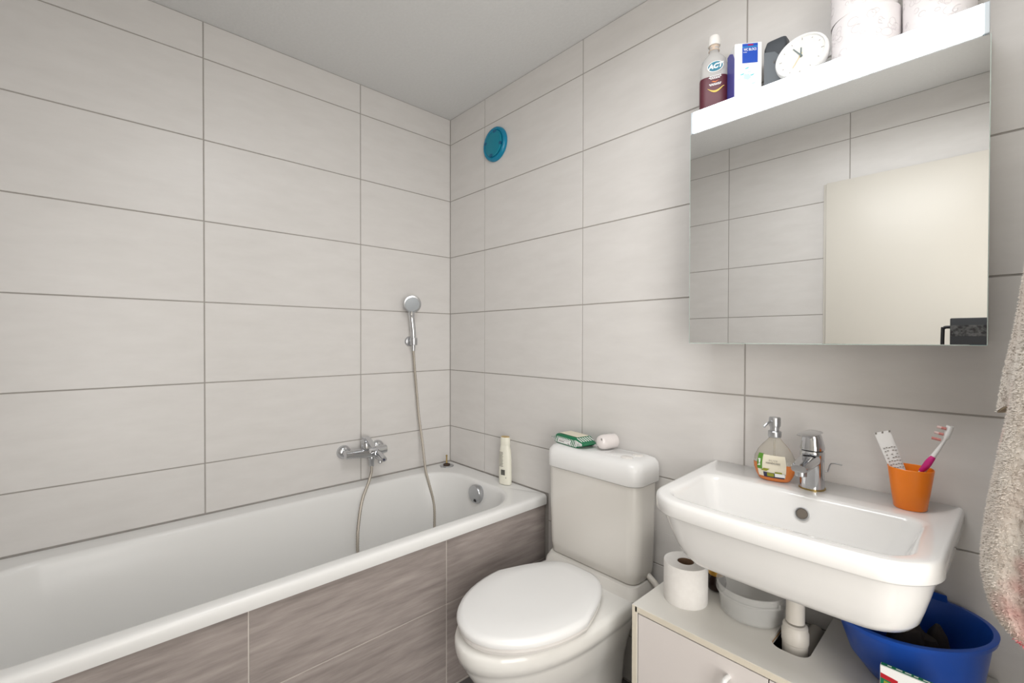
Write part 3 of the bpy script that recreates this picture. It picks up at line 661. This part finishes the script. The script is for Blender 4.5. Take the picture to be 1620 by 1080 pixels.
box('top_edging', (KX0+.010, KX1-.01, KY-.0012, KY+.001, KZ-.0155, KZ-.0008), M_lamedge, cb, .0003, 1)
box('side_panel', (KX0, KX0+.016, KY, -.008, .0, KZ-.0165), M_lam, cb, .0004, 1)
box('side_edging', (KX0+.0008, KX0+.0155, KY-.0012, KY+.001, 0, KZ-.0005), M_lamedge, cb, .0003, 1)
box('side_panel', (KX1-.016, KX1, KY, -.008, .0, KZ-.0165), M_lam, cb, .0004, 1)
box('side_edging', (KX1-.0155, KX1-.0008, KY-.0012, KY+.001, 0, KZ-.0165), M_lamedge, cb, .0003, 1)
box('bottom_panel', (KX0+.016, KX1-.016, KY+.02, -.008, .06, .076), M_lam, cb, .0004, 1)
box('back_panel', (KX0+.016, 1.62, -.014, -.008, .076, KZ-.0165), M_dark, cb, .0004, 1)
box('plinth', (KX0+.016, KX1-.016, KY+.03, KY+.046, 0, .06), M_lam, cb, .0004, 1)
mid = (KX0+KX1)/2
for x0, x1, hx in ((KX0+.0185, mid-.0015, mid-.045), (mid+.0015, KX1-.0185, mid+.045)):
    d_ = box('door', (x0, x1, KY+.0005, KY+.0165, .065, KZ-.0195), M_door_l, cb, .0006, 1)
    hx_ = 1.590 if x1 < mid+.01 else 1.76
    link('handle', tube([(hx_, KY+.001, .452), (hx_, KY-.018, .455), (hx_, KY-.028, .448), (hx_, KY-.029, .40), (hx_, KY-.028, .352), (hx_, KY-.018, .345), (hx_, KY+.001, .348)], .0055, 12, 4), M_plastic, d_)
# toilet roll standing
def roll(name, label, c, r, h, m, group, core=True, emb=0):
    t = thing(name, label, 'toilet roll', c, group)
    ring = [(r*.985, 0), (r, .002), (r, h-.003), (r*.985, h), (.022, h-.0005), (.0215, h-.003), (.0215, .001)]
    link('paper', lathe(ring, c, 48, cap0=False, cap1=False), m, t, ang=50)
    link('core', lathe([(.0214, h-.002), (.0214, .002), (.0200, .002), (.0200, h-.002)], c, 28, cap0=False, cap1=False), M_card, t)
    if emb:
        rr = random.Random(emb); ms = []
        for k in range(26):
            a = -PI/2+rr.uniform(-1.2, 1.2); hz = rr.uniform(.012, h-.012); R0 = rr.choice((.004, .006, .010)); pts = []
            for i in range(rr.choice((9, 11, 13))):
                q = 2*PI*i/12+k; da = R0*math.cos(q)*(1+.2*math.sin(k))/r; pts.append((c[0]+(r+.0003)*math.cos(a+da), c[1]+(r+.0003)*math.sin(a+da), c[2]+hz+R0*.9*math.sin(q)))
            ms.append(tube(pts, .00045, 5, 2))
        o = link('embossing', join(ms), M_emb, t); o['kind'] = 'stuff'
    return t
roll('toilet_roll', 'plain white toilet roll standing on the vanity cabinet', (1.421, -.205, KZ), .0575, .105, M_tissue, None)
# translucent tub
ct = thing('plastic_tub', 'round empty translucent plastic tub on the vanity cabinet', 'tub', (1.573, -.135, KZ))
cc = (1.568, -.137, KZ+.0005)
link('tub_wall', lathe([(.070, 0), (.074, .003), (.078, .04), (.080, .052), (.0845, .053), (.0845, .057), (.0815, .058), (.0825, .071), (.0845, .072), (.0845, .0745), (.0805, .0745), (.0795, .057), (.0765, .04), (.072, .005), (.066, .0025)], cc, 56), M_clear, ct)
for a in (-.35, 2.75):
    link('tub_lug', prism([(-.010, 0), (.010, 0), (.008, .012), (-.008, .012)], (cc[0]+.0845*math.cos(a), cc[1]+.0845*math.sin(a), cc[2]+.054), (-math.sin(a), math.cos(a), 0), (0, 0, 1), .004), M_clear, ct)
# small dark jar with gold
jr = thing('gold_lidded_jar', 'small dark brown jar with gold lid behind the toilet roll', 'jar', (1.460, -.096, KZ))
link('jar_body', lathe([(.020, 0), (.030, .006), (.034, .022), (.033, .036), (.026, .046)], (1.460, -.096, KZ), 28, 'z', .78, .78), M_brown, jr)
link('jar_lid', lathe([(.027, .046), (.028, .048), (.028, .060), (.022, .064), (.010, .070), (.008, .078), (.004, .080)], (1.460, -.096, KZ), 28, 'z', .78, .78), M_gold2, jr)
# blue basin
bb = thing('blue_washing_bowl', 'dark blue oval plastic bowl on the right of the vanity cabinet', 'bowl', (1.90, -.15, KZ))
BR = math.radians(50); bcx, bcy = 1.885, -.143
def br_(z, a, b, dx=0, dy=0): return ell(bcx+dx, bcy+dy, z, a, b, 64, 2.1, BR)
z0 = KZ+.001; tz = .135
link('bowl_wall', loft([br_(z0, .088, .075, .015, .018), br_(z0+.006, .098, .084, .015, .018), br_(z0+.05, .118, .093, .006, .005), br_(z0+.10, .131, .101, .002, .002), br_(z0+tz-.012, .137, .105), br_(z0+tz-.010, .144, .111), br_(z0+tz-.001, .146, .1125), br_(z0+tz, .144, .111),
     br_(z0+tz, .136, .1035), br_(z0+tz-.006, .134, .1015), br_(z0+.05, .114, .089, .006, .005), br_(z0+.009, .092, .080, .015, .018), br_(z0+.005, .085, .072, .015, .018)]), M_blue, bb)
link('bowl_grip', prism([(-.030, 0), (.030, 0), (.028, .016), (-.028, .016)], (1.905, -.0165, z0+tz-.002), (1, 0, 0), (0, 0, 1), .004, .001), M_blue, bb)
cl_ = []
for k in range(9):
    a = R.uniform(0, 2*PI); q = R.uniform(0, .060); cl_.append(loft([ell(bcx+.0+q*math.cos(a), bcy+.015+q*math.sin(a), z0+.010+h*1.6, rr*(1+.1*R.random()), rr*.7, 14, 2, k) for h, rr in ((0, .03), (.02+.02*R.random(), .035), (.045+.02*R.random(), .02), (.055+.02*R.random(), .006))]))
tag(link('dark_cloth', join(cl_), M_blued), 'crumpled dark brown cloth lying inside the blue bowl', 'cloth')
# carton in front of the blue bowl
tbx = thing('green_printed_carton', 'small white carton with green and red print before the blue bowl', 'carton', (1.92, -.30, KZ))
kx0, kx1, ky0, ky1, kz1 = 1.860, 1.985, -.322, -.310, KZ+.106
box('carton_body', (kx0, kx1, ky0, ky1, KZ+.0005, kz1), M_white, tbx, .0008, 1)
fx = lambda a, b: (a, ky0-.0002, b)
def flat(nm, a0_, a1_, b0_, b1_, m, off=.0004, sk=0): return link(nm, prism([(0, 0), (a1_-a0_, sk*(a1_-a0_)), (a1_-a0_, b1_-b0_+sk*(a1_-a0_)), (0, b1_-b0_)], (a0_, ky0, b0_), (1, 0, 0), (0, 0, 1), off), m, tbx, smooth=False)
flat('print_green', kx0+.001, kx0+.070, KZ+.012, kz1-.019, M_dgreen, .0004, -.14)
link('print_top', bxm(kx0+.001, kx1-.001, ky0+.003, ky1-.0005, kz1-.0004, kz1+.0006), M_dgreen, tbx, smooth=False)
flat('print_red', kx0+.001, kx0+.026, kz1-.022, kz1-.0135, M_red, .0007, -.15)
flat('print_leaf', kx0+.006, kx0+.066, kz1-.034, kz1-.026, M_olive, .0006, -.1)
link('print_yellow', prism(circ(.015, 20, 1, .8), (kx0+.026, ky0, kz1-.042), (1, 0, 0), (0, 0, 1), .0009), M_yellow, tbx, smooth=False)
text('carton_text', 'Pr', .026, (kx0+.078, ky0-.0004, kz1-.024), (1, 0, -.05), (0, 0, 1), M_red, tbx, .0003, bold=.0012)
link('top_print', join([bxm(kx0+.010+.0125*k, kx0+.010+.0125*k+(.009 if k % 3 else .006), ky0+.0055, ky0+.0085, kz1+.0005, kz1+.0009) for k in range(8)]), M_white, tbx, smooth=False)['kind'] = 'stuff'

# ------------------------------------------------------------ mirror cabinet
mc = thing('mirror_cabinet', 'mirrored bathroom wall cabinet with a bright light bar', 'cabinet', (1.694, 0, 1.22))
MX0, MX1, MY, MZ0, MZ1 = 1.396, 1.992, -.140, 1.2195, 1.879
box('cabinet_body', (MX0+.002, MX1-.002, MY+.020, -.001, MZ0+.003, MZ1), M_plastic, mc, .001, 1)
box('door_backing', (MX0+.0005, MX1-.0005, MY+.005, MY+.018, MZ0+.0008, 1.8175), M_lampcap, mc, .0005, 1)
box('mirror_pane', (MX0, MX1, MY, MY+.0045, MZ0, 1.8185), M_mirror, mc, .0007, 1)
link('pane_edge', join([bxm(MX0-.0006, MX0+.0002, MY+.0005, MY+.0045, MZ0, 1.8185), bxm(MX1-.0002, MX1+.0006, MY+.0005, MY+.0045, MZ0, 1.8185), bxm(MX0, MX1, MY+.0005, MY+.0045, MZ0-.0012, MZ0+.0002)]), M_edge, mc, smooth=False)
lb = box('light_bar', (1.4055, 1.9815, MY, MY+.019, 1.8200, 1.8810), M_plastic, mc, .001, 1)
link('light_diffuser', bxm(1.406, 1.981, MY-.003, MY-.0005, 1.8205, 1.8800, .0008, 1), M_lampw, lb)
for x0, x1 in ((1.398, 1.405), (1.982, 1.9905)): box('end_cap', (x0, x1, MY-.002, MY+.018, 1.8200, 1.8810), M_lampcap, mc, .001, 1)
SH = MZ1+.0005
# mouthwash
mw = thing('mouthwash_bottle', 'mouthwash bottle with white cap and maroon label on cabinet top', 'bottle', (1.436, -.078, SH))
mo = (1.436, -.078, SH)
link('lower_label', flask(mo, [(0, .034, .022), (.004, .0375, .025), (.02, .0385, .026), (.106, .0385, .026), (.110, .0378, .0255)], 40, 3.2), M_mwlab, mw)
link('bottle_shoulder', flask(mo, [(.110, .0375, .0252), (.150, .036, .024), (.165, .032, .022), (.176, .024, .018), (.184, .0155, .014), (.190, .013, .013), (.204, .0125, .0125), (.206, .0125, .0125)], 40, 2.8), M_mwclr, mw)
link('bottle_neck', lathe([(.0145, .196), (.0150, .198), (.0130, .200), (.0125, .214)], mo, 28), mat('neck_beige', (.62, .50, .40), .4), mw)
link('bottle_cap', lathe([(.0165, .212), (.0170, .214), (.0160, .236), (.0145, .240), (.005, .241)], mo, 32), M_mwcap, mw)
def fa(a, h, d=.0262): return (mo[0]+a, mo[1]-d, mo[2]+h)
link('logo_border', prism(circ(.0215, 36, 1, .74), fa(.006, .137, .0245), (1, 0, 0), (0, 0, 1), .0010), M_white, mw, smooth=False)
link('logo_oval', prism(circ(.0196, 36, 1, .72), fa(.006, .137, .0250), (1, 0, 0), (0, 0, 1), .0010), M_act, mw, smooth=False)
text('logo_text', 'ACT', .0185, fa(.006, .1372, .0262), (1, 0, .04), (0, 0, 1), M_white, mw, .0003, bold=.0010, shear=.2)
ml = []
for hh, w0 in ((.1075, .030), (.1035, .034), (.1000, .026), (.084, .032), (.0805, .028)):
    xx = -w0/2
    while xx < w0/2-.002:
        ww = R.uniform(.0025, .006); ww = min(ww, w0/2-xx); ml.append(prism([(xx, 0), (xx+ww, 0), (xx+ww, .0022), (xx, .0022)], fa(.006, hh, .0263), (1, 0, 0), (0, 0, 1), .0004)); xx += ww+.0011
link('label_lines', join(ml), M_white, mw, smooth=False)['kind'] = 'stuff'
link('label_swirl', prism([(-.010, .004), (0, .0), (.010, .005), (.004, .0035), (0, .0022), (-.004, .0045)], fa(.006, .089, .0264), (1, 0, 0), (0, 0, 1), .0004), M_orange, mw, smooth=False)
arc = [(-.022+.044*k/12, .074-.009*math.sin(PI*min(1, k/12*1.1))) for k in range(13)]; arc2 = [(a, b-.005*math.sin(PI*i/12)-.001) for i, (a, b) in enumerate(arc)]
link('label_band', prism(arc+arc2[::-1], fa(.008, 0, .0264), (1, 0, 0), (0, 0, 1), .0004), M_gold, mw, smooth=False)
mw.scale = (1, 1, .95); mw.rotation_euler.z = math.radians(18)
# wc blocks carton
wc = thing('wc_block_carton', 'blue and white carton reading WC BLOCS on cabinet top', 'carton', (1.52, -.085, SH))
WR = math.radians(0)
wx0, wx1, wy0, wy1, wz = 1.489, 1.557, -.116, -.054, SH+.150
box('carton_body', (wx0, wx1, wy0, wy1, SH, wz), M_white, wc, .0008, 1)
link('side_panel', prism([(0, 0), (.060, 0), (.060, .110), (.045, .132), (.020, .146), (0, .148)], (wx0-.0002, wy1-.001, SH+.001), (0, -1, 0), (0, 0, 1), .0008), M_violet, wc, smooth=False)
def wf(a, h): return (wx0+a, wy0, SH+h)
def wflat(nm, pts, a, h, m, d=.0004): return link(nm, prism(pts, wf(a, h), (1, 0, 0), (0, 0, 1), d), m, wc, smooth=False)
wflat('blue_label', [(0, 0), (.039, 0), (.039, .052), (0, .052)], .019, .096, M_bluebox)
wflat('red_strip', [(0, 0), (.013, 0), (.013, .003), (0, .003)], .033, .1425, M_red, .0007)
wflat('cyan_line', [(0, 0), (.039, 0), (.039, .001), (0, .001)], .019, .1385, M_cyan, .0007)
text('carton_text', 'WC BLOCS', .0095, Vector(wf(.0385, .1315))+Vector((0, -.0008, 0)), (1, 0, 0), (0, 0, 1), M_white, wc, .0003, bold=.0001, sx=.66)
text('carton_text', 'ocean', .004, Vector(wf(.026, .1250))+Vector((0, -.0008, 0)), (1, 0, 0), (0, 0, 1), M_white, wc, .0003)
for k in range(7):
    a = .010+.006*k+R.uniform(-.002, .002); h = .100-.012*abs(k-3)+R.uniform(-.01, .01)
    wflat('splash', [(0, 0), (.006, .002), (.009, .006), (.004, .004), (-.002, .002)], a, h-.02, M_cyan if k % 2 else M_lblue)
wflat('splash', [(0, 0), (.012, -.004), (.02, .002), (.014, .012), (.003, .010)], .022, .055, M_lblue)
wc.rotation_euler.z = math.radians(38); wc.location.x -= .001
# dark can / speaker
dk = thing('dark_grey_canister', 'dark grey angular canister between carton and clock', 'canister', (1.592, -.078, SH))
link('canister_body', loft([rrect(1.565, 1.622, -.100, -.055, .008, SH), rrect(1.5665, 1.6215, -.0995, -.0555, .008, SH+.125), rrect(1.571, 1.618, -.095, -.058, .008, SH+.142), rrect(1.577, 1.611, -.090, -.062, .006, SH+.1455)]), M_grey, dk)
link('canister_facet', prism([(0, 0), (.05, 0), (.05, .075), (.026, .105), (0, .112)], (1.5685, -.1000, SH+.004), (1, 0, 0), (0, 0, 1), .0012, .0003), mat('canister_face', (.085, .10, .115), .35), dk)
text('canister_mark', 'G', .009, (1.594, -.1022, SH+.082), (1, 0, 0), (0, 0, 1), M_inkg, dk, .0003)
dk.scale = (1, 1, 1.04); dk.location.x += .002; dk.location.y += .022
# clock
ck = thing('round_clock', 'round white clock leaning on the toilet rolls', 'clock', (1.655, -.11, SH))
tl = Matrix.Translation((1.6630, -.100, SH+.0635)) @ Matrix.Rotation(math.radians(-12), 4, 'X') @ Matrix.Rotation(math.radians(0), 4, 'Z')
def ckadd(nm, me, m, par=ck, sm=True): me.transform(tl); return link(nm, me, m, par, smooth=sm)
ckadd('clock_case', lathe([(.050, .022), (.0575, .018), (.059, .008), (.0585, .0), (.0560, -.004), (.0525, -.0045), (.0510, -.002), (.0505, .002)], (0, 0, 0), 56, 'y', cap1=False), M_clockr)
ckadd('clock_face', lathe([(.0515, .0), (.0515, -.0006)], (0, 0, 0), 48, 'y'), M_clockf)
ms = []
for k in range(12):
    a = k*PI/6; L_ = .003 if k % 3 else .006; r0 = .043
    ckadd('dial_mark', prism([(-.0006, 0), (.0006, 0), (.0006, L_), (-.0006, L_)], (r0*math.sin(a), -.0006, r0*math.cos(a)), (math.cos(a), 0, -math.sin(a)), (math.sin(a), 0, math.cos(a)), .0005), M_inkg, sm=False)
def chand(nm, a, L_, w_, m, off):
    ckadd(nm, prism([(-w_, -.006), (w_, -.006), (w_*.7, L_), (-w_*.7, L_)], (0, -off, 0), (math.cos(a), 0, -math.sin(a)), (math.sin(a), 0, math.cos(a)), .0005), m, sm=False)
chand('hour_hand', math.radians(-2), .022, .0019, M_hand, .0012); chand('minute_hand', math.radians(-36), .031, .0014, M_hand, .0020); chand('second_hand', math.radians(208), .034, .0005, M_gold, .0028)
ckadd('hand_pin', lathe([(.0028, -.001), (.0025, -.0042)], (0, 0, 0), 16, 'y'), M_hand)
# toilet rolls on top
G1 = 'embossed toilet rolls stacked on the mirror cabinet'
roll('toilet_roll', 'embossed toilet roll next to the clock, bottom of the pair', (1.787, -.0685, SH), .0655, .100, M_tissueb, G1, emb=3)
roll('toilet_roll', 'embossed toilet roll stacked on top of another, cut by the photo edge', (1.783, -.0685, SH+.1005), .0635, .100, M_tissueb, G1, emb=5)
roll('toilet_roll', 'embossed toilet roll at the right end of the cabinet top', (1.913, -.0685, SH), .0590, .118, M_tissueb, G1, emb=8)

# ------------------------------------------------------------ towel on a hook
hk = thing('wall_hook', 'small chrome wall hook on the right wall above the towel', 'hook', (XR, -.40, 1.56))
link('hook_plate', lathe([(.018, 0), (.018, -.006), (.012, -.009)], (XR, -.40, 1.56), 20, 'x'), M_satin, hk)
link('hook_arm', tube([(XR-.006, -.40, 1.56), (XR-.06, -.40, 1.552), (XR-.095, -.40, 1.548), (XR-.105, -.40, 1.560)], .005, 10, 4), M_satin, hk)
tw = thing('hand_towel', 'fluffy cream towel with pink prints hanging right of the basin', 'towel', (2.10, -.40, .75))
def interp(tab, z):
    for i in range(len(tab)-1):
        a, b = tab[i], tab[i+1]
        if a[0] >= z >= b[0]:
            t = (a[0]-z)/(a[0]-b[0]); t = t*t*(3-2*t) if False else t
            return a[1]*(1-t)+b[1]*t
    return tab[-1][1] if z < tab[-1][0] else tab[0][1]
left = [(1.56, 2.085), (1.45, 2.055), (1.293, 2.033), (1.20, 2.027), (1.12, 2.019), (1.06, 2.010), (1.01, 2.003), (.96, 1.997), (.914, 1.993), (.882, 1.9925), (.855, 1.9965), (.834, 2.002), (.819, 2.010), (.802, 2.027), (.794, 2.04), (.784, 2.06), (.768, 2.085)]
def towel_sheet(tab, ztop, zbot, yc, hy0, hy1, xr, nz=60, nu=40, wob=.012, seed=0):
    rings = []
    for i in range(nz+1):
        z = ztop+(zbot-ztop)*i/nz; xl = interp(tab, z); f_ = i/nz; hy = hy0+(hy1-hy0)*min(1, f_*1.3); cx = (xl+xr)/2; hx = max((xr-xl)/2, .004)
        ring = []
        for k in range(nu):
            t = 2*PI*k/nu; fold = 1+.10*math.sin(5*t+seed+z*3)+.05*math.sin(9*t+z*7); s = math.sin(t); c = math.cos(t)
            ring.append(Vector((cx+hx*c*(1 if c < -.6 else fold), yc+hy*s*fold, z+.008*math.sin(3*t+seed))))
        # pin leftmost point to the silhouette
        mn = min(p.x for p in ring)
        for p in ring: p.x += (xl-mn)
        rings.append(ring)
    return rings
mainr = towel_sheet(left, 1.555, .768, -.400, .018, .075, 2.150)
link('towel_cloth', loft(mainr), M_towel, tw, ang=80)
back = [(1.50, 2.07), (1.36, 2.036), (1.25, 2.024), (1.18, 2.013), (1.117, 2.006)]
backr = towel_sheet(back, 1.52, 1.117, -.300, .016, .035, 2.14, 30, 28, seed=2)
for i, r_ in enumerate(backr):
    for p in r_: p.z += .10*max(0, (p.x-2.006))*(i/30)
link('towel_fold', loft(backr, True, False), M_towel, tw, ang=80)
link('towel_hem', loft([[Vector((p.x*.985+2.07*.015, (p.y+.3)*.96-.3, p.z-.002)) for p in backr[-1]], [Vector((p.x*.97+2.07*.03, (p.y+.3)*.9-.3, p.z+.012)) for p in backr[-1]]], True, True), M_hem, tw)
# terry pile: short loops of thread scattered over the cloth
def pile(rings, n, ln, seed, keep=lambda p: True):
    rg_ = random.Random(seed); vs = []; fs = []; nz = len(rings)-1; nu = len(rings[0])
    for q in range(n):
        i = rg_.randrange(nz); k = rg_.randrange(nu); a, b = rg_.random(), rg_.random(); k2 = (k+1) % nu
        p = rings[i][k].lerp(rings[i][k2], a).lerp(rings[i+1][k].lerp(rings[i+1][k2], a), b)
        if not keep(p): continue
        nrm = (rings[i][k2]-rings[i][k]).cross(rings[i+1][k]-rings[i][k]); 
        if nrm.length < 1e-9: continue
        nrm.normalize(); cen = sum(rings[i], Vector())/nu
        if nrm.dot(p-cen) < 0: nrm = -nrm
        d = (nrm+Vector((rg_.uniform(-.7, .7), rg_.uniform(-.7, .7), rg_.uniform(-.9, .5)))).normalized(); s = d.orthogonal().normalized()*.0008
        L_ = ln*rg_.uniform(.5, 1.1); j = len(vs); vs += [p-s, p+s, p+d*L_]; fs.append((j, j+1, j+2))
    me = bpy.data.meshes.new('m'); me.from_pydata([tuple(v) for v in vs], [], fs); return me
pk = lambda p: p.z < .806+.004*math.sin(p.y*90) and p.x < 2.075
o = link('pink_pile', pile(mainr, 60000, .0055, 4, pk), M_tpink, tw, smooth=False); o['kind'] = 'stuff'
o = link('terry_pile', pile(mainr, 70000, .0045, 1, lambda p: not pk(p)), M_towel, tw, smooth=False); o['kind'] = 'stuff'
o = link('terry_pile', pile(backr, 14000, .0035, 2), M_towel, tw, smooth=False); o['kind'] = 'stuff'

# ------------------------------------------------------------ the photographer's camera, seen in the mirror
kc = thing('black_camera', 'black camera on a tripod reflected in the mirror corner', 'camera', (2.01, -1.50, 0))
box('camera_body', (1.868, 2.152, -1.56, -1.445, 1.20, 1.319), mat('camera_grey', (.03, .032, .036), .4), kc, .004, 2)
box('front_band', (1.870, 2.150, -1.4455, -1.4435, 1.245, 1.290), M_bandm, kc, .0005, 1)
link('side_bracket', tube([(1.872, -1.475, 1.283), (1.855, -1.475, 1.283), (1.848, -1.475, 1.279), (1.845, -1.475, 1.270), (1.845, -1.475, 1.13), (1.86, -1.475, 1.11), (2.0, -1.475, 1.11)], .0065, 12, 3), M_black, kc)
link('mast', lathe([(.018, .62), (.018, 1.10), (.03, 1.105), (.03, 1.201)], (2.01, -1.50, 0), 20), M_black, kc)
for k in range(3):
    a = math.radians(90+120*k); link('leg', tube([(2.01, -1.50, .66), (2.01+.15*math.cos(a), -1.50+.17*math.sin(a), .008)], .011, 10), M_black, kc)
